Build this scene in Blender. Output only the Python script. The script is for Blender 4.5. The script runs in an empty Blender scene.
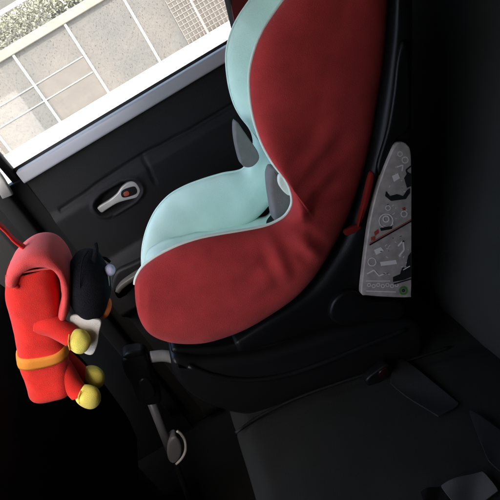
import bpy, bmesh, math, random
from math import sin, cos, radians, pi, sqrt, exp, atan2
from mathutils import Vector, Matrix, noise
random.seed(7)
S = bpy.context.scene
COL = S.collection

# ------------------------------------------------------------------ camera
PITCH, FPX, ROLL, CAM = radians(26), 540.0, radians(31), Vector((0, -.72, .72))

def P(px, py, y):
    """point of the plane at depth y seen at photo pixel px,py"""
    dx = px - 250; dy = 250 - py
    u = -dx * sin(ROLL) + dy * cos(ROLL); r = dx * cos(ROLL) + dy * sin(ROLL)
    d = Vector((r, FPX * cos(PITCH) + u * sin(PITCH), -FPX * sin(PITCH) + u * cos(PITCH)))
    return CAM + d * ((y - CAM.y) / d.y)

def PG(px, py, z):
    dx = px - 250; dy = 250 - py
    u = -dx * sin(ROLL) + dy * cos(ROLL); r = dx * cos(ROLL) + dy * sin(ROLL)
    d = Vector((r, FPX * cos(PITCH) + u * sin(PITCH), -FPX * sin(PITCH) + u * cos(PITCH)))
    return CAM + d * ((z - CAM.z) / d.z)

def xz(pts, y):
    return [(P(a, b, y).x, P(a, b, y).z) for a, b in pts]

cd = bpy.data.cameras.new('camera'); cam = bpy.data.objects.new('camera', cd); COL.objects.link(cam)
F = Vector((0, cos(PITCH), -sin(PITCH))); U0 = Vector((0, sin(PITCH), cos(PITCH))); R0 = Vector((1, 0, 0))
Rc = R0 * cos(ROLL) - U0 * sin(ROLL); Uc = R0 * sin(ROLL) + U0 * cos(ROLL)
m = Matrix((Rc, Uc, -F)).transposed().to_4x4(); m.translation = CAM
cam.matrix_world = m
cd.sensor_width = 36; cd.lens = 36 * FPX / 500; cd.clip_start = .01; cd.clip_end = 400
S.camera = cam

# ------------------------------------------------------------------ materials
def mat(name, col, rough=.6, metal=0, spec=.5, bump=0, bscale=200, var=0, vscale=8, col2=None, sheen=0, coat=0, bdist=.001, vdetail=4, wave=None):
    m = bpy.data.materials.new(name); m.use_nodes = True; nt = m.node_tree; b = nt.nodes['Principled BSDF']
    b.inputs['Base Color'].default_value = (*col, 1); b.inputs['Roughness'].default_value = rough
    b.inputs['Metallic'].default_value = metal; b.inputs['Specular IOR Level'].default_value = spec
    if sheen: b.inputs['Sheen Weight'].default_value = sheen; b.inputs['Sheen Roughness'].default_value = .4
    if coat: b.inputs['Coat Weight'].default_value = coat; b.inputs['Coat Roughness'].default_value = .12
    tc = nt.nodes.new('ShaderNodeTexCoord')
    if var:
        n = nt.nodes.new('ShaderNodeTexNoise'); n.inputs['Scale'].default_value = vscale; n.inputs['Detail'].default_value = vdetail
        nt.links.new(tc.outputs['Object'], n.inputs['Vector'])
        r = nt.nodes.new('ShaderNodeValToRGB'); r.color_ramp.elements[0].position = .3; r.color_ramp.elements[1].position = .7
        c2 = col2 or tuple(max(0, c * (1 - var)) for c in col)
        r.color_ramp.elements[0].color = (*c2, 1); r.color_ramp.elements[1].color = (*col, 1)
        nt.links.new(n.outputs['Fac'], r.inputs['Fac']); nt.links.new(r.outputs['Color'], b.inputs['Base Color'])
        mr = nt.nodes.new('ShaderNodeMapRange'); mr.inputs['To Min'].default_value = rough * .85; mr.inputs['To Max'].default_value = min(1, rough * 1.15)
        nt.links.new(n.outputs['Fac'], mr.inputs['Value']); nt.links.new(mr.outputs['Result'], b.inputs['Roughness'])
    if bump:
        n2 = nt.nodes.new('ShaderNodeTexNoise'); n2.inputs['Scale'].default_value = bscale; n2.inputs['Detail'].default_value = 3
        nt.links.new(tc.outputs['Object'], n2.inputs['Vector'])
        bp = nt.nodes.new('ShaderNodeBump'); bp.inputs['Strength'].default_value = bump; bp.inputs['Distance'].default_value = bdist
        nt.links.new(n2.outputs['Fac'], bp.inputs['Height']); nt.links.new(bp.outputs['Normal'], b.inputs['Normal'])
    return m

M = {}
M['red'] = mat('red_jersey', (.48, .045, .042), .95, spec=.12, bump=.8, bscale=1250, bdist=.0012, var=.25, vscale=26, sheen=.08)
M['mint'] = mat('mint_jersey', (.64, .86, .76), .95, spec=.12, bump=.6, bscale=1250, bdist=.001, var=.08, vscale=20, sheen=.0)
M['piping'] = mat('mint_piping', (.66, .70, .60), .8, bump=.3, bscale=700)
M['dotmint'] = mat('mint_mesh', (.46, .66, .60), .85, bump=.8, bscale=450, bdist=.0015)
M['pad'] = mat('grey_pad', (.17, .155, .145), .85, bump=.6, bscale=800, var=.2, vscale=60)
M['shell'] = mat('black_plastic', (.005, .005, .005), .42, spec=.18, bump=.25, bscale=600, var=.3, vscale=12)
M['base'] = mat('gloss_black_plastic', (.007, .007, .007), .36, spec=.22, bump=.12, bscale=500, var=.3, vscale=9)
M['leg'] = mat('dark_grey_metal', (.075, .075, .08), .42, metal=.0, bump=.1, bscale=300, var=.2, vscale=30)
M['steel'] = mat('brushed_steel', (.36, .35, .34), .35, metal=.25, var=.25, vscale=40)
M['satin'] = mat('satin_grey_plastic', (.42, .41, .38), .38, metal=.2, bump=.1, bscale=500, var=.15, vscale=40)
M['satindark'] = mat('worn_grey_plastic', (.075, .072, .062), .5, bump=.2, bscale=400, var=.2, vscale=30)
M['ruby'] = mat('dark_red_plastic', (.012, .001, .001), .3)
M['orange'] = mat('orange_plastic', (.25, .045, .02), .4)
M['trim'] = mat('charcoal_trim', (.009, .009, .009), .6, spec=.18, bump=.5, bscale=700, var=.2, vscale=14)
M['trim2'] = mat('lighter_charcoal_trim', (.010, .010, .010), .5, spec=.2, bump=.5, bscale=700, var=.15, vscale=14)
M['hole'] = mat('black_recess', (.004, .004, .004), .7, spec=.2)
M['sill'] = mat('sky_sheen_sill_plastic', (.33, .33, .35), .42, metal=0, bump=.15, bscale=400, var=.1, vscale=10)  # pale tone stands for sky sheen on the glossy sill
M['rubber'] = mat('black_rubber', (.008, .008, .008), .7)
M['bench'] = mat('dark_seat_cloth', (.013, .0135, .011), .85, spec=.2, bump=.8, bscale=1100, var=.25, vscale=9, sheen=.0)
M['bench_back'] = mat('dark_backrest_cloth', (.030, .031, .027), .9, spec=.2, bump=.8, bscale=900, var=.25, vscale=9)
M['belt'] = mat('grey_webbing', (.010, .010, .0095), .6, bump=.6, bscale=900, var=.15, vscale=90)
M['label'] = mat('pale_grey_label', (.06, .058, .055), .6, bump=.3, bscale=500, var=.15, vscale=40)
M['print'] = mat('sticker_grey', (.36, .31, .275), .5, var=.35, vscale=70, bump=.1)
M['pr_w'] = mat('sticker_white', (.62, .57, .53), .5)
M['pr_k'] = mat('sticker_black', (.008, .008, .008), .5)
M['pr_r'] = mat('sticker_red', (.30, .04, .03), .5)
M['pr_g'] = mat('sticker_green', (.06, .18, .04), .5)
M['beltred'] = mat('red_belt_guide', (.15, .011, .008), .9, spec=.1, var=.2, vscale=40)
M['plushred'] = mat('red_felt', (.78, .032, .022), .95, spec=.15, bump=1, bscale=1100, bdist=.0011, var=.2, vscale=50, sheen=.15)
M['plushpink'] = mat('coral_felt', (.80, .085, .075), .95, spec=.15, bump=1, bscale=1100, bdist=.0011, var=.15, vscale=50, sheen=.2)
M['plushblack'] = mat('black_fleece', (.010, .010, .012), 1, spec=.1, bump=1, bscale=600, bdist=.002)
M['plushyellow'] = mat('yellow_fleece', (.95, .80, .15), .95, spec=.1, bump=1, bscale=1100, bdist=.0011, var=.15, vscale=60, sheen=.2)
M['band'] = mat('mustard_tape', (.60, .20, .015), .8, bump=.5, bscale=800)
M['plushwhite'] = mat('white_felt', (.72, .68, .60), .9, bump=.6, bscale=600)
M['lilac'] = mat('lilac_ball', (.60, .57, .74), .7, bump=.6, bscale=500)
M['beak'] = mat('orange_felt', (.80, .20, .05), .9, bump=.6, bscale=500)
M['headliner'] = mat('pale_headliner', (.12, .115, .11), .95)
M['carpet'] = mat('black_carpet', (.004, .004, .004), 1, spec=.05, bump=1, bscale=300)
M['bodypaint'] = mat('silver_car_paint', (.45, .46, .47), .35, metal=.5)

# ------------------------------------------------------------------ mesh helpers
def link(name, bm, mats, parent=None, smooth=True, recalc=True):
    if recalc: bmesh.ops.recalc_face_normals(bm, faces=bm.faces)
    me = bpy.data.meshes.new(name); bm.to_mesh(me); bm.free()
    if not isinstance(mats, (list, tuple)): mats = [mats]
    for mm in mats: me.materials.append(mm)
    if smooth:
        for p in me.polygons: p.use_smooth = True
    o = bpy.data.objects.new(name, me); COL.objects.link(o)
    if parent is not None:
        o.parent = parent
        if parent.type == 'EMPTY': o.matrix_parent_inverse = Matrix.Translation(-parent.location)
    return o

def world_loc(o):
    v = Vector((0, 0, 0))
    while o is not None:
        if o.type == 'EMPTY': v += o.location
        o = o.parent
    return v

def thing(name, label, cat, loc, group=None):
    o = bpy.data.objects.new(name, None); COL.objects.link(o); o.location = loc; o.empty_display_size = .05
    o['label'] = label; o['category'] = cat
    if group: o['group'] = group
    return o

def autos(o, ang=40):
    o.data.set_sharp_from_angle(angle=radians(ang)); return o

def cr(pts, n, closed=False):
    """Catmull-Rom resample, even arc length"""
    p = [Vector(a) for a in pts]; L = len(p); out = []
    segs = L if closed else L - 1
    for i in range(segs):
        a = p[(i - 1) % L] if closed or i > 0 else p[0] * 2 - p[1]
        b = p[i]; c = p[(i + 1) % L]
        d = p[(i + 2) % L] if closed or i + 2 < L else p[-1] * 2 - p[-2]
        for k in range(16):
            t = k / 16
            out.append(.5 * ((2 * b) + (c - a) * t + (2 * a - 5 * b + 4 * c - d) * t * t + (3 * b - a - 3 * c + d) * t ** 3))
    if not closed: out.append(p[-1])
    else: out.append(out[0].copy())
    cum = [0]
    for i in range(1, len(out)): cum.append(cum[-1] + (out[i] - out[i - 1]).length)
    T = cum[-1]; res = []; j = 0
    cnt = n if closed else n - 1
    for k in range(n):
        s = T * k / cnt
        while j < len(cum) - 2 and cum[j + 1] < s: j += 1
        f = (s - cum[j]) / max(1e-9, cum[j + 1] - cum[j])
        res.append(out[j].lerp(out[j + 1], min(1, max(0, f))))
    return res

def rprism(bm, outline, y0, y1, r=.01, n=72, smooth=True, steps=4, mi=0):
    """outline (x,z) swept from y0 to y1 with rounded rims"""
    o = cr([Vector((a, b)) for a, b in outline], n, True) if smooth else [Vector((a, b)) for a, b in outline]
    N = len(o)
    area = sum(o[i].x * o[(i + 1) % N].y - o[(i + 1) % N].x * o[i].y for i in range(N))
    sg = 1 if area > 0 else -1
    nrm = []
    for i in range(N):
        t = (o[(i + 1) % N] - o[i - 1]); t.normalize(); nrm.append(Vector((-t.y, t.x)) * sg)
    rings = []
    prof = [(r * (1 - sin(a)), r * (1 - cos(a))) for a in [pi / 2 * k / steps for k in range(steps + 1)]]  # (inset, dy)
    ys = [(i, y0 + d) for i, d in prof[0:]]
    full = [(r * (1 - sin(pi / 2 * k / steps)), y0 + r * (1 - cos(pi / 2 * k / steps))) for k in range(steps + 1)]
    full += [(r * (1 - sin(pi / 2 * k / steps)), y1 - r * (1 - cos(pi / 2 * k / steps))) for k in range(steps, -1, -1)]
    for ins, y in full:
        rings.append([bm.verts.new((o[i].x + nrm[i].x * ins, y, o[i].y + nrm[i].y * ins)) for i in range(N)])
    fs = []
    for a, b in zip(rings[:-1], rings[1:]):
        for i in range(N):
            fs.append(bm.faces.new((a[i], a[(i + 1) % N], b[(i + 1) % N], b[i])))
    fs.append(bm.faces.new(rings[0])); fs.append(bm.faces.new(rings[-1][::-1]))
    for f in fs: f.material_index = mi
    return fs

def tube(bm, pts, r, n=12, caps=True, flat=None, mi=0, smooth=True, k=None):
    """tube along 3D points; r number or list; flat=(w,h) for a ribbon section"""
    p = [Vector(a) for a in pts]
    if smooth and len(p) > 2: 
        q = cr(p, k or len(p) * 6)
    else: q = p
    N = len(q); prev = None; rings = []
    for i in range(N):
        t = (q[min(N - 1, i + 1)] - q[max(0, i - 1)]).normalized()
        if prev is None:
            a = Vector((0, 1, 0)) if abs(t.y) < .9 else Vector((1, 0, 0))
            u = (a - t * a.dot(t)).normalized()
        else: u = (prev - t * prev.dot(t)).normalized()
        prev = u; v = t.cross(u)
        rr = r if not isinstance(r, (list, tuple)) else r[0] + (r[-1] - r[0]) * i / (N - 1) if len(r) == 2 else r[min(len(r) - 1, int(i / (N - 1) * (len(r) - 1) + .5))]
        w, h = flat if flat else (1, 1)
        ring = []
        for j in range(n):
            a = 2 * pi * j / n
            ca, sa = cos(a), sin(a)
            if flat: 
                ca = math.copysign(abs(ca) ** .4, ca); sa = math.copysign(abs(sa) ** .4, sa)
            ring.append(bm.verts.new(q[i] + u * ca * rr * w + v * sa * rr * h))
        rings.append(ring)
    for a, b in zip(rings[:-1], rings[1:]):
        for j in range(n):
            f = bm.faces.new((a[j], a[(j + 1) % n], b[(j + 1) % n], b[j])); f.material_index = mi
    if caps:
        f = bm.faces.new(rings[0][::-1]); f.material_index = mi
        f = bm.faces.new(rings[-1]); f.material_index = mi

def ell(bm, c, ax, ay, az, seg=32, rings=20, noise_amp=0, nf=30, mi=0):
    """ellipsoid, three axis vectors"""
    c = Vector(c); vs = []
    top = bm.verts.new(c + az); bot = bm.verts.new(c - az)
    for i in range(1, rings):
        th = pi * i / rings
        row = []
        for j in range(seg):
            ph = 2 * pi * j / seg
            q = ax * (sin(th) * cos(ph)) + ay * (sin(th) * sin(ph)) + az * cos(th)
            s = 1 + noise_amp * noise.noise((c + q) * nf)
            row.append(bm.verts.new(c + q * s))
        vs.append(row)
    fs = []
    for j in range(seg):
        fs.append(bm.faces.new((top, vs[0][j], vs[0][(j + 1) % seg])))
        fs.append(bm.faces.new((bot, vs[-1][(j + 1) % seg], vs[-1][j])))
        for a, b in zip(vs[:-1], vs[1:]): fs.append(bm.faces.new((a[j], b[j], b[(j + 1) % seg], a[(j + 1) % seg])))
    for f in fs: f.material_index = mi

def box(bm, x0, x1, y0, y1, z0, z1, bev=0, mi=0):
    v = [bm.verts.new((x, y, z)) for x in (x0, x1) for y in (y0, y1) for z in (z0, z1)]
    idx = [(0, 1, 3, 2), (4, 6, 7, 5), (0, 4, 5, 1), (2, 3, 7, 6), (0, 2, 6, 4), (1, 5, 7, 3)]
    fs = [bm.faces.new([v[i] for i in q]) for q in idx]
    for f in fs: f.material_index = mi
    if bev:
        es = set(e for f in fs for e in f.edges)
        bmesh.ops.bevel(bm, geom=list(es), offset=bev, segments=3, affect='EDGES', profile=.5)

# ================================================================== CHILD SEAT
YC = .22; TA = math.tan(radians(5))
seat = thing('child_car_seat', 'red and mint padded child seat on a glossy black base with a support leg', 'child car seat', (0, YC, .1))

NT, NS = 240, 64
front_px = [(134, 296), (135, 286), (141, 275), (150, 267), (163, 259), (180, 251), (200, 244.5), (222, 240), (246, 236), (266, 232),
            (279, 227), (289, 220), (295, 208), (293, 194), (287, 182), (275, 166), (264, 146), (256, 122), (252, 97), (252, 72), (258, 48), (266, 30),
            (277, 13), (290, -4), (308, -22), (330, -36), (352, -44)]
rear_px = [(134, 296), (136, 312), (142, 330), (152, 342), (168, 349), (185, 351), (205, 350), (225, 345), (245, 337), (265, 326), (285, 313), (300, 301), (313, 287),
           (325, 271), (336, 253), (347, 232), (357, 208), (366, 182), (373, 156), (379, 128), (384, 98), (389, 66), (392, 36), (394, 8), (395, -16), (392, -34), (378, -46), (352, -44)]

def Wt(t):
    a = min(1, max(0, (t - .38) / .25)); a = a * a * (3 - 2 * a)
    return .180 * (1 - a) + .138 * a
SF, SR = [], []
fr = cr([Vector(a) for a in front_px], NT); rr_ = cr([Vector(a) for a in rear_px], NT)
T0 = .052
for i in range(NT):
    t = i / (NT - 1); y = YC - Wt(t) - .5 * T0
    for src, dst in ((fr, SF), (rr_, SR)):
        q = P(src[i].x, src[i].y, y); dst.append(Vector((q.x - TA * (y - YC), q.z)))

FOLDS = [((268, 232), (330, 205), .0035, 5), ((285, 225), (345, 170), .0045, 6), ((290, 232), (325, 262), .0035, 5), ((300, 190), (352, 130), .0035, 7),
         ((270, 240), (290, 285), .003, 5), ((200, 268), (262, 262), .0022, 7), ((305, 215), (350, 205), .003, 5), ((240, 300), (290, 268), .002, 7)]
FOLDS = [(Vector((P(*a, 0).x + TA * YC, P(*a, 0).z)), Vector((P(*b, 0).x + TA * YC, P(*b, 0).z)), h, w * .0016) for a, b, h, w in FOLDS]

def fold_h(p):
    h = 0
    for a, b, hh, w in FOLDS:
        d = b - a; k = (p - a).dot(d) / d.length_squared; kk = min(1, max(0, k))
        dist = (p - (a + d * kk)).length
        fade = sin(pi * min(.98, max(.02, kk * .9 + .05)))
        h += 1.0 * hh * fade * (exp(-(dist / w) ** 2) - .6 * exp(-((dist - w * 2.2) / w) ** 2))
    return h

def lat(side, x, w, z):
    """seat local -> world; side -1 near, +1 far; w lateral distance from the seat's middle"""
    y = YC + side * w
    return Vector((x + TA * (y - YC), y, z))

def section(i, s):
    """outline blend between rear and front curves and the half thickness there"""
    p = SR[i].lerp(SF[i], s)
    width = (SR[i] - SF[i]).length
    T = min(T0, width * .75)
    e = abs(2 * s - 1)
    rnd = (max(0, 1 - e ** 5)) ** .5
    return p, T * .5 * rnd

def ssp(j): # cosine-ish spacing
    a = j / NS
    return .5 - .5 * cos(pi * a)

def project(v):
    d = v - CAM; f = d.dot(F); return 250 + FPX * d.dot(Rc) / f, 250 - FPX * d.dot(Uc) / f
# the far bolster sags: its front line is lower and rounder than the near one
YF = YC + .180 + .5 * T0
far_px = [(147, 292), (143, 275), (142, 256), (144, 240), (149, 224), (157, 209), (169, 196), (184, 187), (202, 180), (222, 174), (243, 169), (262, 165)]
def pf(i):
    t = i / (NT - 1); return project(Vector((SF[i].x + TA * Wt(t), YC + Wt(t), SF[i].y)))
i1 = min(range(int(.18 * NT), int(.55 * NT)), key=lambda i: abs(pf(i)[0] - 262) + abs(pf(i)[1] - 165))
q_ = [P(a, b, YC + .186) for a, b in far_px]
far_xz = [Vector((v.x - TA * .186, v.z)) for v in q_]; far_xz[-1] = SF[i1].copy()
FF = cr(far_xz, i1 + 1) + SF[i1 + 1:]
FR = [SR[i] + (FF[0] - SR[0]) * max(0, 1 - i / (.31 * NT)) ** 2 for i in range(NT)]
def drop(side, i, t, s, p):
    return p if side < 0 else FR[i].lerp(FF[i], s)
def wing(side, parent):
    # outer red skin: rear rim to the seam, a little past the front rim
    def grid(sign, nm, mt, j0=0, j1=NS, extra=None):
        bm = bmesh.new(); V = []
        for i in range(NT):
            t = i / (NT - 1); row = []
            for j in range(j0, j1 + 1):
                s = ssp(j); p, h = section(i, s); w = Wt(t) + .0; p = drop(side, i, t, s, p)
                bul = .012 * sin(pi * s) * min(1, (SR[i] - SF[i]).length / .12)
                lean = .020 * max(0, s - .5) * (1 if t > .45 else .5)   # wings splay outward to the front
                if sign > 0:
                    w = w + h + bul + lean + fold_h(p) * rclamp(h) + .0016 * noise.noise(Vector((p.x * 14, p.y * 14, side * 3))) 
                else:
                    w = w - h * .8 + lean + .003 * noise.noise(Vector((p.x * 22, p.y * 22, 5 + side))) * rclamp(h)
                row.append(bm.verts.new(lat(side, p.x, w, p.y)))
            V.append(row)
        for a, b in zip(V[:-1], V[1:]):
            for k in range(len(a) - 1): bm.faces.new((a[k], a[k + 1], b[k + 1], b[k]))
        bmesh.ops.remove_doubles(bm, verts=bm.verts, dist=1e-5)
        return link(nm, bm, mt, parent)
    red = grid(+1, 'side_cover', M['red'])
    lin = grid(-1, 'side_lining', M['mint'])
    bm = bmesh.new(); pts = []
    for i in range(2, NT):
        t = i / (NT - 1); p, h = section(i, 1.0); p = drop(side, i, t, 1, p)
        lean = .020 * .5 * (1 if t > .45 else .5)
        d = (SF[i] - SR[i]).normalized()
        pts.append(lat(side, p.x + d.x * .001, Wt(t) + lean, p.y + d.y * .001))
    tube(bm, pts, .0024, 10, smooth=False)
    link('piping', bm, M['piping'] if side < 0 else M['mint'], parent)
def rclamp(h): return min(1, h / .012)

for sd in (-1, 1):
    wing(sd, seat)

# centre pad: seat cushion, back and head cushion as one quilted liner
def pad_curve(i, s): return SR[i].lerp(SF[i], s)
def sc(t):
    if t < .40: return .60 - .12 * min(1, t / .12)
    return .48
bm = bmesh.new(); V = []
NV = 28
seat_line = [P(a, b, YC + .16) for a, b in [(150, 282), (146, 268), (146, 255), (150, 245), (160, 239), (178, 235), (204, 231), (232, 227), (256, 221), (272, 211)]]
seat_line = [Vector((v.x - TA * .16, v.z)) for v in seat_line]
back_line = [SR[i].lerp(SF[i], .48) for i in range(NT - 4) if i > .42 * NT and SR[i].lerp(SF[i], .48).y > seat_line[-1].y + .035]
NP_ = 110
far_c = cr(seat_line + back_line[::9], NP_)
near_i = [13 + (NT - 24) * i / (NP_ - 1) for i in range(NP_)]
near_c = [SR[int(a)].lerp(SF[int(a)], .45).lerp(SR[int(a) + 1].lerp(SF[int(a) + 1], .45), a % 1) for a in near_i]
def offs(c, i):
    tt = (c[min(NP_ - 1, i + 1)] - c[max(0, i - 1)]).normalized(); return Vector((-tt.y, tt.x))
for i in range(NP_):
    wn = Wt(near_i[i] / (NT - 1)) - .004
    wi = max(0, min(1, (far_c[i].y - seat_line[-1].y) / .12)); wf = (.180 * (1 - wi) + .138 * wi) - .004
    row = []; low = []
    for j in range(NV + 1):
        v = -1 + 2 * j / NV; k = min(1, (v + 1) / 1.1)
        p0 = near_c[i].lerp(far_c[i], k); nn = offs(near_c, i).lerp(offs(far_c, i), k)
        w = wn if v < 0 else wf; w = wn + (wf - wn) * (v + 1) / 2
        q = p0 - nn * .006 * (1 - v * v) + nn * .003 * noise.noise(Vector((p0.x * 25, v * 4, p0.y * 25)))
        q -= nn * .0022 * max(0, 1 - abs(((i / NP_ * 16) % 1) - .5) * 7) * (1 if abs(v) < .75 else 0)
        row.append(bm.verts.new((q.x + TA * v * w, YC + v * w, q.y)))
        q = q - nn * .02; low.append(bm.verts.new((q.x + TA * v * w, YC + v * w, q.y)))
    V.append(row + low[::-1])
for a, b in zip(V[:-1], V[1:]):
    n = len(a)
    for k in range(n): bm.faces.new((a[k], a[(k + 1) % n], b[(k + 1) % n], b[k]))
bm.faces.new(V[0]); bm.faces.new(V[-1][::-1])
link('centre_pad', bm, M['mint'], seat)

# harness pads (grey) - one near, one far
def hpad(nm, px, y, th, r, mt, par=seat, n=48):
    bm = bmesh.new(); rprism(bm, xz(px, y), y, y + th, r, n)
    return link(nm, bm, mt, par)
hpad('harness_pad', [(270, 186), (272, 202), (276, 222), (286, 226), (294, 216), (297, 200), (291, 186), (282, 174), (274, 168), (270, 175)], .062, .035, .006, M['pad'])
hpad('harness_pad', [(236, 121), (235, 134), (238, 152), (243, 166), (252, 167), (259, 160), (258, 152), (250, 140), (243, 130)], .33, .03, .003, M['pad'])
hpad('pad_highlight', [(279, 176), (279, 184), (284, 192), (290, 196), (292, 190), (288, 181), (283, 175)], .048, .01, .003, M['piping'], n=30)  # pale disc standing in for the highlight on the near pad

# black moulded shell behind the covers
shl = cr([Vector(a) for a in xz([(384, -56), (394, -20), (394, 20), (390, 60), (383, 110), (373, 160), (358, 205), (340, 245), (315, 283), (292, 303), (262, 322), (234, 342)], .045)], 80)
shr = cr([Vector(a) for a in xz([(400, -60), (415, -45), (416, 20), (416, 120), (415, 180), (415, 240), (414, 296), (410, 318), (380, 328), (330, 334), (285, 346), (240, 354)], .045)], 80)
bm = bmesh.new(); rows = []
for i in range(80):
    a, b = shl[i], shr[i]; row = []
    for k in range(40):
        t = 2 * pi * k / 40; c_ = math.copysign(abs(cos(t)) ** .35, cos(t)); s_ = math.copysign(abs(sin(t)) ** .2, sin(t))
        q = (a + b) / 2 + (b - a) / 2 * c_; row.append(bm.verts.new((q.x, .22 + .175 * s_, q.y)))
    rows.append(row)
for a, b in zip(rows[:-1], rows[1:]):
    for j in range(40): bm.faces.new((a[j], a[(j + 1) % 40], b[(j + 1) % 40], b[j]))
bm.faces.new(rows[0]); bm.faces.new(rows[-1][::-1])
shell = link('moulded_shell', bm, M['shell'], seat)
# shell side rib
bm = bmesh.new(); rprism(bm, xz([(398, 60), (404, 40), (409, 60), (410, 120), (406, 133), (396, 140), (388, 158), (380, 176), (378, 165), (388, 130), (394, 95)], .036), .036, .046, .004, 60)
link('shell_rib', bm, M['shell'], shell)
# belt guide in red
bm = bmesh.new()
rprism(bm, xz([(371, 174), (375, 177), (369, 204), (361, 225), (358, 226), (364, 202)], .028), .028, .040, .003, 40)
g = link('belt_guide', bm, M['beltred'], seat)
bm = bmesh.new()
rprism(bm, xz([(345, 231), (358, 225), (361, 229), (348, 236)], .030), .030, .038, .002, 24)
link('guide_lip', bm, M['beltred'], g)
# small rivets
bm = bmesh.new()
c = P(394, 107, .045); ell(bm, c, Vector((.0022, 0, 0)), Vector((0, .002, 0)), Vector((0, 0, .0022)), 12, 8)
link('rivet', bm, M['steel'], shell)

# instruction sticker plate
pl_px = [(402, 142), (407, 144), (411, 152), (412, 180), (412, 220), (412, 260), (411.5, 294), (409, 297.5), (385, 297), (366, 295.5), (361.5, 294), (363, 275), (366, 250), (370, 222), (376, 195), (384, 171), (391, 154), (396, 145)]
YS = .030
bm = bmesh.new(); rprism(bm, xz(pl_px, YS), YS, YS + .012, .002, 110)
plate = link('instruction_sticker', bm, M['print'], seat)
bm = bmesh.new()
def flatp(px, mi, y=None, dy=0):
    yy = YS - .0006 - dy
    pts = [P(a, b, yy) for a, b in px]
    f = bm.faces.new([bm.verts.new(q) for q in pts]); f.material_index = mi
def stroke(pts, w, mi, dy=0):
    for (a, b), (c, d) in zip(pts[:-1], pts[1:]):
        l = sqrt((c - a) ** 2 + (d - b) ** 2) or 1; nx, ny = -(d - b) / l * w / 2, (c - a) / l * w / 2
        flatp([(a + nx, b + ny), (c + nx, d + ny), (c - nx, d - ny), (a - nx, b - ny)], mi, dy=dy)
def arc(cx, cy, r, w, mi, a0=0, a1=360, n=16, dy=0):
    stroke([(cx + r * cos(radians(a0 + (a1 - a0) * k / n)), cy + r * sin(radians(a0 + (a1 - a0) * k / n))) for k in range(n + 1)], w, mi, dy)
# 0 white 1 black 2 red 3 green
stroke([(369.5, 245), (411.5, 221)], 1.6, 1); stroke([(369.5, 243.3), (411.5, 219.3)], .8, 2)
flatp([(386, 191), (390, 196), (397, 194), (403, 196), (407, 190), (410, 188), (410, 193), (406, 199), (399, 200), (391, 201), (385, 196)], 1)
flatp([(404, 178), (408, 172), (411, 174), (411, 186), (407, 188)], 1, dy=.0002)
stroke([(411, 166), (406, 170), (409, 178)], 1.5, 1, .0003)
arc(386, 221, 7, 1.1, 0); arc(386, 219, 3, 1.2, 0, dy=.0002)
flatp([(380, 228), (392, 226), (392, 229), (381, 231)], 1, dy=.0003)
arc(405, 160, 3, 1, 0); arc(400, 154, 2.3, .9, 0); stroke([(397, 167), (403, 165), (402, 171)], 1.2, 0)
flatp([(392, 176), (398, 173), (400, 178), (394, 182)], 0)
arc(388, 208, 2.4, .8, 0, dy=.0001); arc(404, 214, 3, .9, 0, dy=.0001); flatp([(402, 208), (405, 207), (405, 210), (403, 211)], 2)
flatp([(374, 232), (378, 229), (379, 233), (375, 236)], 2); flatp([(371, 237), (375, 236), (375, 240), (371, 241)], 2, dy=.0001)
arc(372, 262, 4, 1, 0); flatp([(374, 250), (381, 247), (384, 251), (376, 255)], 0)
stroke([(398, 246), (403, 241), (404, 250), (399, 256)], 1.6, 0)
flatp([(380, 262), (396, 260), (397, 264), (381, 266)], 0)
stroke([(367, 274), (374, 270), (379, 276), (386, 273)], 1.2, 0)
flatp([(393, 277), (400, 274), (402, 268), (406, 266), (408, 256), (411, 252), (411, 277), (404, 280), (393, 282)], 1)
stroke([(394, 284), (411, 279)], 1.3, 1, .0002); stroke([(403, 270), (410, 266)], .8, 0, .0004)
for k in range(7):
    x = 369 + k * 4.6; arc(x, 285 + (k % 2), 1.7, .8, 0, n=8, dy=.0001)
stroke([(366, 291), (396, 292)], .9, 0); stroke([(366, 281), (390, 281)], .8, 0, .0002)
arc(403.5, 290.5, 3.6, 2.0, 3); arc(403.5, 290.5, 1.2, 1.4, 1, dy=.0002, n=8)
for k in range(60):
    x = random.uniform(370, 409); y = random.uniform(165, 290)
    if x < 412 - (y - 145) * .0 and x > 398 - (y - 150) * .26:
        stroke([(x, y), (x + random.uniform(-2.5, 2.5), y + random.uniform(-2, 2))], .6, random.choice((0, 0, 1, 0)), .0005)
link('printed_symbols', bm, [M['pr_w'], M['pr_k'], M['pr_r'], M['pr_g']], plate, smooth=False, recalc=False)

# ---- black base with support leg
base_px = [(174, 353), (171, 362), (176, 376), (190, 390), (212, 402), (240, 410), (270, 411), (300, 406), (335, 396), (370, 385), (398, 373), (414, 358), (420, 340), (416, 322), (400, 316),
           (370, 318), (335, 326), (300, 338), (265, 348), (230, 353), (200, 355)]
bm = bmesh.new(); rprism(bm, xz(base_px, .05), .03, .40, .016, 120, steps=6)
base = link('base', bm, M['base'], seat)
bm = bmesh.new()
tube(bm, [P(x, y, .028) for x, y in ((188, 366), (215, 376), (250, 380), (290, 374), (330, 360), (372, 343), (405, 330))], .0045, 10)
link('base_ridge', bm, M['base'], base)
bm = bmesh.new()   # upper tray under the cushion
rprism(bm, xz([(172, 346), (178, 356), (205, 366), (245, 366), (290, 356), (335, 340), (375, 326), (395, 300), (380, 290), (330, 300), (290, 318), (240, 340), (205, 346)], .06), .052, .385, .006, 90)
link('seat_tray', bm, M['shell'], base)
bm = bmesh.new()
rprism(bm, xz([(334, 300), (352, 290), (372, 300), (400, 302), (402, 318), (372, 322), (345, 326), (330, 318)], .036), .034, .06, .006, 40)
link('recline_handle', bm, M['shell'], base)

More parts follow.
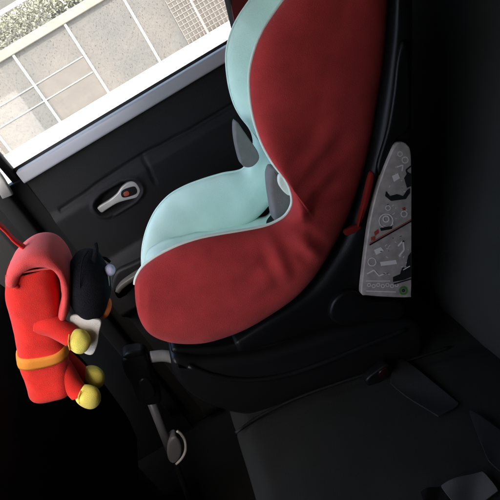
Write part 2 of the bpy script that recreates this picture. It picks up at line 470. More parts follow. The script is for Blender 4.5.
lg = bpy.data.objects.new('support_leg', None)
bm = bmesh.new()
YL = .20
tube(bm, [P(150, 357, YL), P(166, 356, YL), P(186, 362, YL)], .0115, 20)
lg = link('support_leg', bm, M['steel'], seat)
bm = bmesh.new()
rprism(bm, xz([(122, 355), (128, 350), (142, 349), (148, 354), (151, 368), (158, 385), (161, 392), (158, 397), (143, 399), (138, 396), (132, 380), (124, 366)], YL), YL - .024, YL + .024, .006, 60)
k = link('leg_joint', bm, M['shell'], lg)
bm = bmesh.new()
rprism(bm, xz([(123, 356), (129, 350.5), (141, 349.5), (141, 354), (130, 357)], YL - .02), YL - .027, YL - .019, .003, 24)
link('joint_cover', bm, M['base'], lg)
bm = bmesh.new()
rprism(bm, xz([(139, 380), (147, 376), (155, 389), (152, 395), (143, 396)], YL - .02), YL - .029, YL - .02, .003, 24)
link('release_catch', bm, M['base'], lg)
bm = bmesh.new()
tube(bm, [P(147, 390, YL), P(171, 452, YL)], .0095, 18, smooth=False)
link('upper_tube', bm, M['leg'], lg)
bm = bmesh.new()
tube(bm, [P(170, 446, YL), P(179, 472, YL), P(204, 540, YL)], .0065, 16, smooth=False)
link('lower_tube', bm, M['shell'], lg)
bm = bmesh.new()
rprism(bm, xz([(167, 441), (170, 435), (175, 433), (180, 439), (181, 449), (177, 457), (171, 459), (167, 453)], YL), YL - .014, YL + .014, .005, 40)
link('leg_adjuster', bm, M['leg'], lg)
bm = bmesh.new()
tube(bm, [P(a, b, YL - .010) for a, b in ((177, 431), (181, 434), (185, 441), (185.5, 450), (182, 458), (176, 464))], .0030, 10)
link('adjuster_lever', bm, M['steel'], lg)
bm = bmesh.new()
rprism(bm, [(P(204, 540, YL).x + a, P(204, 540, YL).z + b) for a, b in ((-.04, -.02), (.05, -.02), (.05, 0), (.02, .012), (-.03, .012))], YL - .04, YL + .04, .004, 30)
link('foot', bm, M['shell'], lg)
FLOOR_Z = P(204, 540, YL).z - .02

# ================================================================== REAR BENCH
cr_x, cr_z = .275, -.055      # crease
fx, fz = -.20, .095           # front edge of the cushion top
bench = thing('rear_bench_seat', 'dark charcoal cloth rear bench seat carrying the child seat, backrest at the right', 'car seat', (cr_x, -.1, FLOOR_Z))
def bench_z(x, y): 
    t = (x - fx) / (cr_x - fx)
    z = fz + (cr_z - fz) * t
    return z
seams_y = [-.235, .02, .43]
bm = bmesh.new(); NX, NY = 60, 110; V = []
y0, y1 = -1.0, .56
for i in range(NX + 1):
    row = []
    a = i / NX
    for j in range(NY + 1):
        y = y0 + (y1 - y0) * j / NY
        if a < .3:   # rounded front nose, down to the floor side
            th = (a / .3) * pi / 2
            x = fx + .05 - .05 * sin(th) - .0
            z = bench_z(fx, y) - .055 - .10 * (1 - a / .3) + .055 * (1 - (1 - a / .3)) 
            ang = (a / .3) * pi / 2
            x = fx + .045 - .045 * cos(ang - 0) ; z = bench_z(fx + .045, y) - .05 + .05 * sin(ang) - .12 * max(0, 1 - a / .15)
        else:
            x = fx + .045 + (cr_x + .03 - fx - .045) * (a - .3) / .7
            z = bench_z(x, y)
            z += .008 * sin(pi * (a - .3) / .7)
        for sy in seams_y: z -= .006 * exp(-((y - sy) / .008) ** 2); 
        z += .003 * noise.noise(Vector((x * 9, y * 9, 2))) + .002 * noise.noise(Vector((x * 25, y * 25, 7)))
        row.append(bm.verts.new((x, y, z)))
    V.append(row)
bot = []
for row_i in (0, NX):
    bot.append([bm.verts.new((V[row_i][j].co.x + (.03 if row_i == 0 else 0), V[row_i][j].co.y, FLOOR_Z + .01)) for j in range(NY + 1)])
for a, b in zip([bot[0]] + V, V + [bot[1]]):
    for j in range(NY): bm.faces.new((a[j], b[j], b[j + 1], a[j + 1]))
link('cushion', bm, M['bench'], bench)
# piped seam
bm = bmesh.new()
tube(bm, [Vector((x, .02 + dy, bench_z(x, 0) + .004 + .008 * sin(pi * max(0, (x - fx - .045)) / (cr_x - fx)))) for x, dy in ((fx + .02, -.03), (fx + .06, -.012), (fx + .12, 0), (fx + .2, .004), (cr_x - .05, .01))], .0028, 8)
link('seam_piping', bm, M['trim2'], bench)
bm = bmesh.new(); V = []
REC = radians(24)
for i in range(NX + 1):
    a = i / NX; row = []
    for j in range(NY + 1):
        y = y0 + (y1 - y0) * j / NY
        h = -.06 + .72 * a
        off = .035 * exp(-((h - .12) / .16) ** 2) - .02 * max(0, a - .9) * 20 * .2
        off -= .045 * exp(-((h + .05) / .03) ** 2)
        for sy in (-.22, .43): off -= .008 * exp(-((y - sy) / .01) ** 2)
        off += .0025 * noise.noise(Vector((h * 10, y * 10, 4))) + .0015 * noise.noise(Vector((h * 28, y * 28, 9)))
        row.append(bm.verts.new((cr_x + .02 + h * sin(REC) - off * cos(REC), y, cr_z + h * cos(REC) + off * -sin(REC) * -1)))
    V.append(row)
bk = [[bm.verts.new((v.co.x + .12, v.co.y, v.co.z)) for v in V[r]] for r in (0, NX)]
for a, b in zip([bk[0]] + V, V + [bk[1]]):
    for j in range(NY): bm.faces.new((a[j], b[j], b[j + 1], a[j + 1]))
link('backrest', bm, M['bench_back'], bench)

# seat belt webbing pieces and buckle lying on the bench, at the crease
def ribbon(name, pts, w, th, mt, parent=None, wdir=Vector((0, 1, 0)), k=None):
    bm = bmesh.new(); q = cr([Vector(p) for p in pts], k or len(pts) * 8); rows = []
    for i, p in enumerate(q):
        t = (q[min(len(q) - 1, i + 1)] - q[max(0, i - 1)]).normalized()
        wd = (wdir - t * wdir.dot(t)).normalized(); n = t.cross(wd).normalized()
        if n.z < 0: n = -n
        rows.append([bm.verts.new(p + wd * w / 2 * a + n * th * b) for a, b in ((-1, 0), (1, 0), (1, 1), (-1, 1))])
    for a, b in zip(rows[:-1], rows[1:]):
        for j in range(4): bm.faces.new((a[j], a[(j + 1) % 4], b[(j + 1) % 4], b[j]))
    bm.faces.new(rows[0]); bm.faces.new(rows[-1][::-1])
    return link(name, bm, mt, parent, smooth=False)

def onb(px, py, lift=.0):
    """where the view ray of a pixel meets the sloping cushion"""
    lo, hi = -.7, .6
    for _ in range(50):
        mid = (lo + hi) / 2; p = P(px, py, mid)
        if p.z > bench_z(p.x, 0) + lift: lo = mid
        else: hi = mid
    return P(px, py, lo)
def slab_on(name, px, lift, th, mt, parent, r=.001):
    """a thin soft quad resting on the cushion"""
    bm = bmesh.new(); c = [onb(a, b, lift) for a, b in px]
    n = (c[1] - c[0]).cross(c[2] - c[0]).normalized()
    if n.z < 0: n = -n
    G = 12; top = []; 
    for i in range(G + 1):
        row = []
        for j in range(G + 1):
            u_, v_ = 2 * i / G - 1, 2 * j / G - 1; f_ = 1 - .05 * (u_ * v_) ** 4
            ui, vj = (u_ * f_ + 1) / 2, (v_ * f_ + 1) / 2
            a = c[0].lerp(c[1], ui); b = c[3].lerp(c[2], ui); p = a.lerp(b, vj) + Vector((0, 0, .004 * sin(ui * 5 + vj * 3)))
            row.append(p + n * (th + .0012 * noise.noise(p * 30)))
        top.append(row)
    tv = [[bm.verts.new(p) for p in r_] for r_ in top]; bv = [[bm.verts.new(p - n * (th * .9)) for p in r_] for r_ in top]
    for i in range(G):
        for j in range(G):
            bm.faces.new((tv[i][j], tv[i + 1][j], tv[i + 1][j + 1], tv[i][j + 1])); bm.faces.new((bv[i][j], bv[i][j + 1], bv[i + 1][j + 1], bv[i + 1][j]))
    for i in range(G):
        bm.faces.new((tv[i][0], bv[i][0], bv[i + 1][0], tv[i + 1][0])); bm.faces.new((tv[i][G], tv[i + 1][G], bv[i + 1][G], bv[i][G]))
        bm.faces.new((tv[0][i], tv[0][i + 1], bv[0][i + 1], bv[0][i])); bm.faces.new((tv[G][i], bv[G][i], bv[G][i + 1], tv[G][i + 1]))
    o = link(name, bm, mt, parent)
    return autos(o, 35)
sb = thing('seat_belt', 'grey webbing seat belt lying slack over the rear cushion beside the child seat base', 'seat belt', onb(430, 400))
slab_on('webbing', [(399, 357), (460, 404), (440, 420), (389, 384)], .011, .003, M['belt'], sb)
slab_on('webbing', [(468, 410), (520, 445), (525, 490), (488, 462)], .011, .003, M['belt'], sb)
slab_on('sewn_tag', [(440, 487), (482, 470), (500, 494), (460, 512)], .014, .002, M['label'], sb)
slab_on('buckle_strap', [(420, 494), (442, 486), (452, 506), (430, 514)], .012, .003, M['shell'], sb)
rb = thing('belt_buckle', 'black belt buckle with red button tucked beside the child seat base', 'belt buckle', P(378, 374, .0))
bm = bmesh.new(); rprism(bm, xz([(366, 380), (380, 368), (388, 364), (392, 370), (384, 380), (372, 388)], .0), -.002, .018, .004, 30); link('buckle_body', bm, M['shell'], rb)
bm = bmesh.new(); rprism(bm, xz([(379, 372), (386, 367), (388, 371), (381, 377)], -.003), -.005, .0, .001, 16); link('release_button', bm, M['ruby'], rb)

# ================================================================== CAR DOOR
YD = .60
car = thing('parked_car', 'dark car cabin with a charcoal door panel, window sill paled with sky sheen and silvery lever handle', 'car', (-.2, 0, FLOOR_Z - .06))
# panel relief as a height field in (x,z)
sx0, sz0 = P(15, 172, YD).x, .562
bm = bmesh.new()
xa, xb, za, zb = sx0 + .004, .62, FLOOR_Z + .02, .555
GX, GZ = 190, 150
grv = xz([(60, 210), (82, 196), (100, 182), (142, 155), (190, 130), (235, 103), (300, 66)], YD)   # long groove
grv2 = xz([(142, 155), (148, 166), (155, 182)], YD)
grv3 = xz([(155, 182), (158, 200), (150, 215), (120, 228)], YD)
def dist_poly(x, z, pl):
    d = 9
    for (a, b), (c, e) in zip(pl[:-1], pl[1:]):
        dx, dz = c - a, e - b; k = max(0, min(1, ((x - a) * dx + (z - b) * dz) / (dx * dx + dz * dz)))
        d = min(d, sqrt((x - a - dx * k) ** 2 + (z - b - dz * k) ** 2))
    return d
hc = P(118, 197, YD)
def door_y(x, z):
    y = YD
    # upper trim leans out to the sill; below the groove the panel swells into the cabin
    up = max(0, min(1, (z - .42) / .14)); y += .010 * up
    t = max(0, min(1, (.44 - z) / .03)); y -= .010 * t * t * (3 - 2 * t)
    t = max(0, min(1, (.27 - z) / .06)); y -= .055 * t * t * (3 - 2 * t)
    t = max(0, min(1, (.14 - z) / .05)); y += .05 * t * t * (3 - 2 * t)
    for g_, w, d in ((grv, .0028, .006), (grv2, .0025, .005)): y += d * exp(-(dist_poly(x, z, g_) / w) ** 2)
    # dished recess round the handle
    ex = (x - hc.x) / .062; ez = (z - hc.z) / .030
    e = (abs(ex) ** 2.6 + abs(ez) ** 2.6) ** (1 / 2.6)
    if e < 1: y += .026 * min(1, (1 - e) / .28)
    else: y -= .005 * exp(-((e - 1.06) / .07) ** 2)
    return y
V = []
for i in range(GX + 1):
    x = xa + (xb - xa) * (i / GX) ** 1.35
    V.append([bm.verts.new((x, door_y(x, za + (zb - za) * (j / GZ) ** .7), za + (zb - za) * (j / GZ) ** .7)) for j in range(GZ + 1)])
for a, b in zip(V[:-1], V[1:]):
    for j in range(GZ): bm.faces.new((a[j], b[j], b[j + 1], a[j + 1]))
ed = [e for e in bm.edges if e.is_boundary]
r_ = bmesh.ops.extrude_edge_only(bm, edges=ed)
for v in r_['geom']:
    if isinstance(v, bmesh.types.BMVert): v.co.y = YD + .07
door = link('door', bm, M['trim'], car)
bm = bmesh.new()
tube(bm, [Vector((x, YD - .001, 0.546)) for x in (sx0 + .005, .0, .3, .6)], .0155, 32, smooth=False, flat=(1, 1))
for v in bm.verts:
    if v.co.y > YD: v.co.y += .012
link('window_sill_trim', bm, M['sill'], door)
bm = bmesh.new(); box(bm, sx0 - .01, .6, YD + .034, YD + .046, .53, .566, .002); link('window_seal', bm, M['rubber'], door)
# lever handle
hd_px = [(97, 213), (95, 209.5), (100, 205), (110, 199), (117, 193), (122, 186), (130, 181), (136, 182), (140.5, 189), (141, 194), (136, 197.5), (126, 200), (117, 203), (108, 208.5), (101, 213)]
bm = bmesh.new(); rprism(bm, xz(hd_px, YD + .002), YD - .003, YD + .009, .0035, 60)
rprism(bm, xz([(121, 193), (124, 189.5), (133, 186.5), (136, 188), (137, 192.5), (134, 195), (126, 197.5), (122, 197)], YD - .004), YD - .0042, YD - .002, .001, 30, mi=1)
rprism(bm, xz([(123.5, 193), (128, 191), (129.5, 194.5), (125, 196.5)], YD - .005), YD - .0055, YD - .003, .001, 16, mi=2)
link('door_handle', bm, [M['satin'], M['hole'], M['orange']], door)
# pull handle low on the door
bm = bmesh.new()
tube(bm, [P(118, 290, .525), P(123, 284, .515), P(133, 277, .512), P(148, 268, .515), P(165, 258, .54)], [.010, .012], 16, flat=(1, .62))
pl = link('pull_handle', bm, M['satindark'], door)
bm = bmesh.new(); rprism(bm, xz([(113, 278), (118, 270), (135, 262), (170, 245), (180, 255), (150, 275), (128, 296), (117, 300), (111, 290)], .54), .535, .56, .008, 50)
link('armrest_rim', bm, M['trim2'], door)
# window frame: front post, top rail, rear post
bm = bmesh.new()
fp = P(12, 172, YD + .03)
top = P(-10, 128, YD)
tube(bm, [Vector((fp.x - .004, YD + .04, .50)), Vector((fp.x - .008, YD + .035, .72)), Vector((fp.x + .01, YD + .01, .95))], .010, 12, flat=(1.6, 1))
tube(bm, [Vector((fp.x + .01, YD + .01, .95)), Vector((.38, YD + .005, .96))], .010, 12, smooth=False)
tube(bm, [Vector((.235, YD + .035, .55)), Vector((.262, YD + .03, .66)), Vector((.33, YD + .01, .95))], .012, 12)
link('window_frame', bm, M['rubber'], door)
# rear quarter filler behind the frame
bm = bmesh.new()
rprism(bm, [(.232, .56), (.60, .56), (.60, .95), (.335, .95), (.30, .80)], YD + .02, YD + .045, .003, smooth=False)
link('quarter_panel', bm, mat('maroon_door_edge', (.10, .012, .012), .4), door, smooth=False)
# glass
gm = bpy.data.materials.new('window_glass'); gm.use_nodes = True; nt = gm.node_tree
for n_ in list(nt.nodes): nt.nodes.remove(n_)
o_ = nt.nodes.new('ShaderNodeOutputMaterial'); mx = nt.nodes.new('ShaderNodeMixShader'); tr = nt.nodes.new('ShaderNodeBsdfTransparent'); gl = nt.nodes.new('ShaderNodeBsdfGlossy'); df = nt.nodes.new('ShaderNodeBsdfDiffuse')
tr.inputs['Color'].default_value = (.93, .95, .94, 1); gl.inputs['Roughness'].default_value = .02
fz_ = nt.nodes.new('ShaderNodeFresnel'); fz_.inputs['IOR'].default_value = 1.45
mx2 = nt.nodes.new('ShaderNodeMixShader'); vo = nt.nodes.new('ShaderNodeTexNoise'); vo.inputs['Scale'].default_value = 60; vo.inputs['Detail'].default_value = 5
rm = nt.nodes.new('ShaderNodeMapRange'); rm.inputs['From Min'].default_value = .35; rm.inputs['From Max'].default_value = .8; rm.inputs['To Min'].default_value = .05; rm.inputs['To Max'].default_value = .14
df.inputs['Color'].default_value = (.6, .58, .54, 1)
nt.links.new(vo.outputs['Fac'], rm.inputs['Value']); nt.links.new(rm.outputs['Result'], mx2.inputs['Fac'])
nt.links.new(fz_.outputs['Fac'], mx.inputs['Fac']); nt.links.new(tr.outputs['BSDF'], mx2.inputs[1]); nt.links.new(df.outputs['BSDF'], mx2.inputs[2])
nt.links.new(mx2.outputs['Shader'], mx.inputs[1]); nt.links.new(gl.outputs['BSDF'], mx.inputs[2]); nt.links.new(mx.outputs['Shader'], o_.inputs['Surface'])
bm = bmesh.new(); box(bm, sx0 - .005, .30, YD + .048, YD + .051, .54, .95); link('window_pane', bm, gm, door, smooth=False)

# ================================================================== CAR BODY
body = car
bm = bmesh.new(); box(bm, -.50, 1.5, -1.05, .66, .985, 1.02, .005); link('roof', bm, M['headliner'], body, smooth=False)  # unseen; cut short to admit skylight, front edge set to stop the sun
bm = bmesh.new(); box(bm, -2.2, 1.0, -1.05, .66, FLOOR_Z - .06, FLOOR_Z - .001); link('floor', bm, M['carpet'], body, smooth=False)
bm = bmesh.new(); box(bm, .95, 1.0, -1.05, .66, FLOOR_Z, 1.0); link('rear_bulkhead', bm, M['trim'], body, smooth=False)
bm = bmesh.new(); box(bm, -.60, 1.0, -1.05, -1.01, FLOOR_Z, 1.0); link('near_side_light_block', bm, M['trim'], body, smooth=False)  # unseen solid side, drawn forward to keep sun out of the footwell
bm = bmesh.new(); box(bm, -2.2, -.60, -1.05, -1.01, FLOOR_Z, .40); link('near_sill_light_block', bm, M['trim'], body, smooth=False)  # unseen; height set to limit light falling on the low bench
bm = bmesh.new(); box(bm, -2.2, sx0 - .055, YD + .0, YD + .05, FLOOR_Z, .50); link('front_door_panel', bm, M['hole'], body, smooth=False)
bm = bmesh.new(); box(bm, -2.2, -2.1, -1.05, .66, FLOOR_Z, .35); link('dashboard', bm, M['trim'], body, smooth=False)
bm = bmesh.new(); box(bm, -.60, sx0 + .003, YD + .012, YD + .06, FLOOR_Z, .54, .004); link('pillar_cover', bm, M['hole'], body, smooth=False)
bm = bmesh.new(); box(bm, -.70, .7, YD + .072, YD + .10, FLOOR_Z, .50); link('door_skin', bm, M['bodypaint'], body, smooth=False)
# pillar by the front of the door
bm = bmesh.new()
a = P(-2, 196, .56)
tube(bm, [Vector((fp.x - .045, .60, -.25)), Vector((fp.x - .045, .60, .40)), Vector((fp.x - .040, .60, .60)), Vector((fp.x - .02, .58, 1.0))], .022, 16, flat=(1, .9))
link('door_pillar', bm, M['hole'], body)
bm = bmesh.new()
q = [P(-8, 172, .56), P(0, 177, .56), P(7, 188, .56), P(13, 197, .56)]
tube(bm, [P(-40, 122, .565), P(0, 182, .565), P(8, 196, .565)], .0085, 16, flat=(1, 1.5), smooth=False)
link('pillar_trim', bm, M['satin'], body)

# ================================================================== FRONT SEAT
fs = thing('front_seat', 'black cloth front seat back at the left edge with the plush bag hanging from it', 'car seat', (-.62, .15, FLOOR_Z))
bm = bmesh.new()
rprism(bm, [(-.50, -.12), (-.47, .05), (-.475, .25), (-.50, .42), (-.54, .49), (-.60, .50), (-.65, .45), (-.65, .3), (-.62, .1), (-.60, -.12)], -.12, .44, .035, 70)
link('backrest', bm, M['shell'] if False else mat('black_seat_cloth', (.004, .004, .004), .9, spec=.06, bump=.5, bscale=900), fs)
bm = bmesh.new()
rprism(bm, [(-.60, -.16), (-.50, -.13), (-.52, -.02), (-.7, .06), (-1.05, .08), (-1.1, .0), (-1.05, -.12)], -.12, .44, .03, 50)
link('cushion', bm, M['bench'], fs)
for yy in (-.06, .38):
    bm = bmesh.new(); box(bm, -1.05, -.55, yy, yy + .04, FLOOR_Z, -.12, .003)
    link('seat_rail', bm, M['leg'], fs)

fs2 = thing('front_seat', 'black cloth front seat nearer the camera, added at the bottom left to block light', 'car seat', (-.68, -.5, FLOOR_Z))  # second seat added to block light reaching the bench front
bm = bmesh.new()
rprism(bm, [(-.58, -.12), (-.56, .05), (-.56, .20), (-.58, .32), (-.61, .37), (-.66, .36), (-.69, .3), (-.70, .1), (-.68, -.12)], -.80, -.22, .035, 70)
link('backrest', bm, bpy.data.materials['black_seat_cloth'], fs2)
bm = bmesh.new()
rprism(bm, [(-.66, -.16), (-.58, -.13), (-.60, -.02), (-.78, .06), (-1.1, .08), (-1.15, .0), (-1.1, -.12)], -.80, -.22, .03, 50)
link('cushion', bm, M['bench'], fs2)
for yy in (-.74, -.32):
    bm = bmesh.new(); box(bm, -1.1, -.62, yy, yy + .04, FLOOR_Z, -.12, .003)
    link('seat_rail', bm, M['leg'], fs2)

# ================================================================== PLUSH TOY BAG
YT = .09
toy = thing('plush_toy_bag', 'red plush toy bag with black head, yellow mitts and yellow feet hanging at the left', 'plush toy', P(45, 330, YT))
def pv(p0, p1, y): return P(*p1, y) - P(*p0, y)
def blob(name, c, major, minor, dep, mt, y=YT, parent=toy, na=.06, nf=45):
    """ellipsoid: centre px, px of the end of the long half axis, half width px, half depth m"""
    bm = bmesh.new(); az = pv(c, major, y); L = sqrt((major[0] - c[0]) ** 2 + (major[1] - c[1]) ** 2)
    ex = (c[0] + (major[1] - c[1]) / L * minor, c[1] - (major[0] - c[0]) / L * minor)
    ax = pv(c, ex, y); ell(bm, P(*c, y), ax, Vector((0, dep, 0)), az, 48, 32, na, nf)
    return link(name, bm, mt, parent)
PL = cr([Vector(a) for a in [(7, 268), (9, 290), (14, 315), (20, 345), (26, 374), (29, 386)]], 60)
PR = cr([Vector(a) for a in [(56, 257), (59, 280), (62, 305), (66, 335), (70, 360), (73, 378)]], 60)
def pouch_ring(bm, i, sc_, off=0, n=64, push=0):
    a = P(PL[i].x, PL[i].y, YT); b = P(PR[i].x, PR[i].y, YT); c = (a + b) / 2; hx = (b - a) / 2; u = hx.normalized()
    dn = (P(PL[-1].x, PL[-1].y, YT) - P(PL[0].x, PL[0].y, YT)).normalized()
    row = []
    for k in range(n):
        t = 2 * pi * k / n; c_ = math.copysign(abs(cos(t)) ** .55, cos(t)); s_ = math.copysign(abs(sin(t)) ** .55, sin(t))
        q = c + (hx + u * off) * c_ * sc_ + Vector((0, (.044 + off) * s_ * sc_, 0)) + dn * push
        nn = q * 20
        q += Vector((noise.noise(nn), noise.noise(nn + Vector((9, 0, 0))), noise.noise(nn + Vector((0, 9, 0))))) * .004
        cr_f = .0018 * max(0, noise.noise(Vector((q.x * 60, 3, q.z * 18 + q.x * 20)))) 
        q += (q - c).normalized() * cr_f * (0 if off else 1)
        row.append(bm.verts.new(q))
    return row
bm = bmesh.new(); rows = []
for k in range(5): a_ = pi / 2 * (k + .6) / 5.6; rows.append(pouch_ring(bm, 0, 1 - .16 * (1 - sin(a_)) - (.25 if k == 0 else 0), push=.010 * (1 - cos(a_ - pi / 2 + 0)) if 0 else .009 * (1 - sin(a_))))
rows += [pouch_ring(bm, i_, 1) for i_ in range(1, 60)]
for k in range(5): a_ = pi / 2 * (5 - k) / 5.6; rows.append(pouch_ring(bm, 59, 1 - .2 * (1 - sin(a_)), push=.012 * cos(a_)))
for a, b in zip(rows[:-1], rows[1:]):
    for j in range(64): bm.faces.new((a[j], a[(j + 1) % 64], b[(j + 1) % 64], b[j]))
bm.faces.new(rows[0]); bm.faces.new(rows[-1][::-1])
bd = link('bag_body', bm, M['plushred'], toy)
bm = bmesh.new(); rows = [pouch_ring(bm, i_, 1, off=o_) for i_, o_ in ((39, 0), (39, .0022), (41, .0026), (43, .0026), (44, .0022), (44, 0))]
for a, b in zip(rows[:-1], rows[1:]):
    for j in range(64): bm.faces.new((a[j], a[(j + 1) % 64], b[(j + 1) % 64], b[j]))
link('waist_band', bm, M['band'], toy)
# rim seam at the top of the pouch
bm = bmesh.new()
tube(bm, [P(a, b, YT - .044) for a, b in ((6, 276), (20, 273), (38, 270), (55, 268))], .0016, 8); link('top_seam', bm, M['plushpink'], bd)
bm = bmesh.new(); c = P(16, 287, YT - .046); ell(bm, c, Vector((.004, 0, 0)), Vector((0, .0022, 0)), Vector((0, 0, .004)), 16, 10); link('snap_button', bm, M['plushred'], bd)
# hood: a shell of felt arched over the pouch and behind the head
bm = bmesh.new(); 
arch = cr([Vector(a) for a in [(16, 272), (20, 261), (29, 253), (41, 249), (53, 251), (62, 259), (67, 271), (68, 285), (66, 299), (62, 313)]], 60)
rows = []
for i, q in enumerate(arch):
    c = P(q.x, q.y, YT); row = []
    nxt = arch[min(59, i + 1)]; prv = arch[max(0, i - 1)]; t = (nxt - prv).normalized(); nrm_ = (t.y, -t.x); hw_ = 9.5 - 5.0 * (i / 59) ** 2
    out = pv((q.x, q.y), (q.x + nrm_[0] * hw_, q.y + nrm_[1] * hw_), YT)
    wdt = .054 * (1 - .25 * (i / 59) ** 3)
    for j in range(20):
        a = 2 * pi * j / 20; c_ = math.copysign(abs(cos(a)) ** .6, cos(a)); s_ = math.copysign(abs(sin(a)) ** .8, sin(a))
        row.append(bm.verts.new(c + out * s_ * (.9 + .3 * noise.noise(c * 40)) + Vector((0, wdt * c_ * (1 + .04 * noise.noise(c * 50)), 0))))
    rows.append(row)
for a, b in zip(rows[:-1], rows[1:]):
    for j in range(20): bm.faces.new((a[j], a[(j + 1) % 20], b[(j + 1) % 20], b[j]))
bm.faces.new(rows[0]); bm.faces.new(rows[-1][::-1])
link('hood', bm, M['plushpink'], toy)
blob('head', (89, 285), (92, 318), 22, .052, M['plushblack'], na=.05)
bm = bmesh.new()
tube(bm, [P(a, b, YT - .02) for a, b in ((94, 262), (96, 250), (95, 243))], [.0045, .0035], 10)
link('feeler', bm, M['plushblack'], toy)
bm = bmesh.new()
tube(bm, [P(a, b, YT + .02) for a, b in ((98, 262), (104, 258), (110, 262))], [.003, .0025], 10)
link('feeler', bm, M['plushblack'], toy)
blob('eye', (110, 270), (110, 275.5), 5.5, .009, M['lilac'], y=YT - .012, na=.03)
bm = bmesh.new(); tube(bm, [P(a, b, YT - .014) for a, b in ((108, 275), (108.5, 285), (107.5, 295), (105, 302))], .0016, 8); link('face_seam', bm, M['plushwhite'], toy)
blob('nose', (106, 308), (109, 298), 5.2, .011, M['beak'], y=YT - .006, na=.04)
bm = bmesh.new(); tube(bm, [P(a, b, y_) for a, b, y_ in ((88, 251, YT - .012), (82, 262, YT - .038), (80, 285, YT - .0475), (83, 305, YT - .040), (90, 317, YT - .018))], .0010, 8)
link('head_seam', bm, M['plushblack'], toy)
for pts_ in (((69.5, 334), (68.5, 342), (70, 350)), ((81, 391), (79, 397), (80, 403))):
    bm = bmesh.new(); tube(bm, [P(a, b, YT - .062 if pts_[0][1] < 350 else YT - .046) for a, b in pts_], .0012, 8); link('cuff_stitch', bm, M['band'], toy)
# bib
bm = bmesh.new()
bib = [(70, 317), (80, 314), (92, 317), (101, 320), (99, 332), (97, 345), (92, 354), (82, 350), (74, 336)]
o2 = xz(bib, YT - .03); rprism(bm, o2, YT - .034, YT - .029, .0015, 50)
for v in bm.verts: v.co.y += .004 * noise.noise(v.co * 45)
link('bib', bm, M['plushwhite'], toy)
# arms, mitts, legs, feet
def limb(name, pts, r, mt, y=YT):
    n_ = len(pts) - 1
    bm = bmesh.new(); tube(bm, [P(a, b, y + (YT - y) * .4 * (1 - i_ / n_)) for i_, (a, b) in enumerate(pts)], r, 20, k=30)
    for v in bm.verts: v.co += v.normal * 0 + Vector((noise.noise(v.co * 30), 0, noise.noise(v.co * 30 + Vector((4, 4, 4))))) * .002
    return link(name, bm, mt, toy)
limb('arm', [(40, 322), (54, 326), (72, 338)], [.019, .016], M['plushred'], YT - .045)
blob('mitt', (79, 341), (90, 346), 11.5, .017, M['plushyellow'], y=YT - .048, na=.14, nf=38)
limb('arm', [(50, 330), (70, 336), (84, 340)], [.014, .013], M['plushred'], YT + .04)
blob('mitt', (88, 341), (94, 347), 9, .015, M['plushyellow'], y=YT + .04)
limb('leg', [(56, 352), (72, 366), (84, 376)], [.017, .014], M['plushred'], YT + .012)
blob('foot', (93.5, 377), (104, 383), 9.5, .016, M['plushyellow'], y=YT + .010, na=.14, nf=38)
limb('leg', [(60, 366), (71, 382), (80, 394)], [.018, .0155], M['plushred'], YT - .03)
blob('foot', (88, 396.5), (101, 401), 10.5, .018, M['plushyellow'], y=YT - .032, na=.14, nf=38)
# hanging strap up to the front seat
bm = bmesh.new()
tube(bm, [P(28, 250, YT), P(14, 240, YT - .01), P(4, 229, YT - .02), P(-14, 214, YT - .03), P(-40, 200, YT - .03)], .0032, 10, flat=(2.2, .6))
link('hanging_strap', bm, M['plushred'], toy)

# ================================================================== OUTSIDE
GZ0 = -.62
def st(name, bm, m_, kind='structure', **k):
    o = link(name, bm, m_, **k); o['kind'] = kind; return o
M['ground'] = mat('pale_concrete', (.48, .46, .43), .9, var=.15, vscale=.6, bump=.3, bscale=30, bdist=.01)
bm = bmesh.new(); bmesh.ops.create_grid(bm, x_segments=2, y_segments=2, size=150)
for v in bm.verts: v.co.z = GZ0
st('ground', bm, M['ground'], smooth=False)
wb = PG(110, 92, GZ0); YW = wb.y
# panelled wall
wm = bpy.data.materials.new('pebbled_panels'); wm.use_nodes = True; nt = wm.node_tree; b = nt.nodes['Principled BSDF']; b.inputs['Roughness'].default_value = .9
tc = nt.nodes.new('ShaderNodeTexCoord'); n1 = nt.nodes.new('ShaderNodeTexNoise'); n1.inputs['Scale'].default_value = .9; n1.inputs['Detail'].default_value = 6
r1 = nt.nodes.new('ShaderNodeValToRGB'); r1.color_ramp.elements[0].color = (.075, .075, .074, 1); r1.color_ramp.elements[1].color = (.108, .098, .09, 1); r1.color_ramp.elements[0].position = .35; r1.color_ramp.elements[1].position = .7
v1 = nt.nodes.new('ShaderNodeTexNoise'); v1.inputs['Scale'].default_value = 42; v1.inputs['Detail'].default_value = 2; v1.inputs['Roughness'].default_value = .7
mp = nt.nodes.new('ShaderNodeMapping'); mp.inputs['Rotation'].default_value = (0, radians(30), 0); mp.inputs['Scale'].default_value = (1, 1, .45)
r2 = nt.nodes.new('ShaderNodeValToRGB'); r2.color_ramp.elements[0].position = .33; r2.color_ramp.elements[0].color = (.03, .03, .04, 1); r2.color_ramp.elements[1].position = .42; r2.color_ramp.elements[1].color = (1, 1, 1, 1)
ml = nt.nodes.new('ShaderNodeMix'); ml.data_type = 'RGBA'; ml.blend_type = 'MULTIPLY'; ml.inputs['Factor'].default_value = .95
nt.links.new(tc.outputs['Object'], n1.inputs['Vector']); nt.links.new(tc.outputs['Object'], mp.inputs['Vector']); nt.links.new(mp.outputs['Vector'], v1.inputs['Vector'])
nt.links.new(n1.outputs['Fac'], r1.inputs['Fac']); nt.links.new(v1.outputs['Fac'], r2.inputs['Fac']); nt.links.new(r1.outputs['Color'], ml.inputs['A']); nt.links.new(r2.outputs['Color'], ml.inputs['B'])
nt.links.new(ml.outputs['Result'], b.inputs['Base Color'])
M['wall'] = wm
M['joint'] = mat('white_joint', (.42, .41, .39), .8)
M['coping'] = mat('pale_coping', (.18, .165, .145), .85, var=.2, vscale=2)
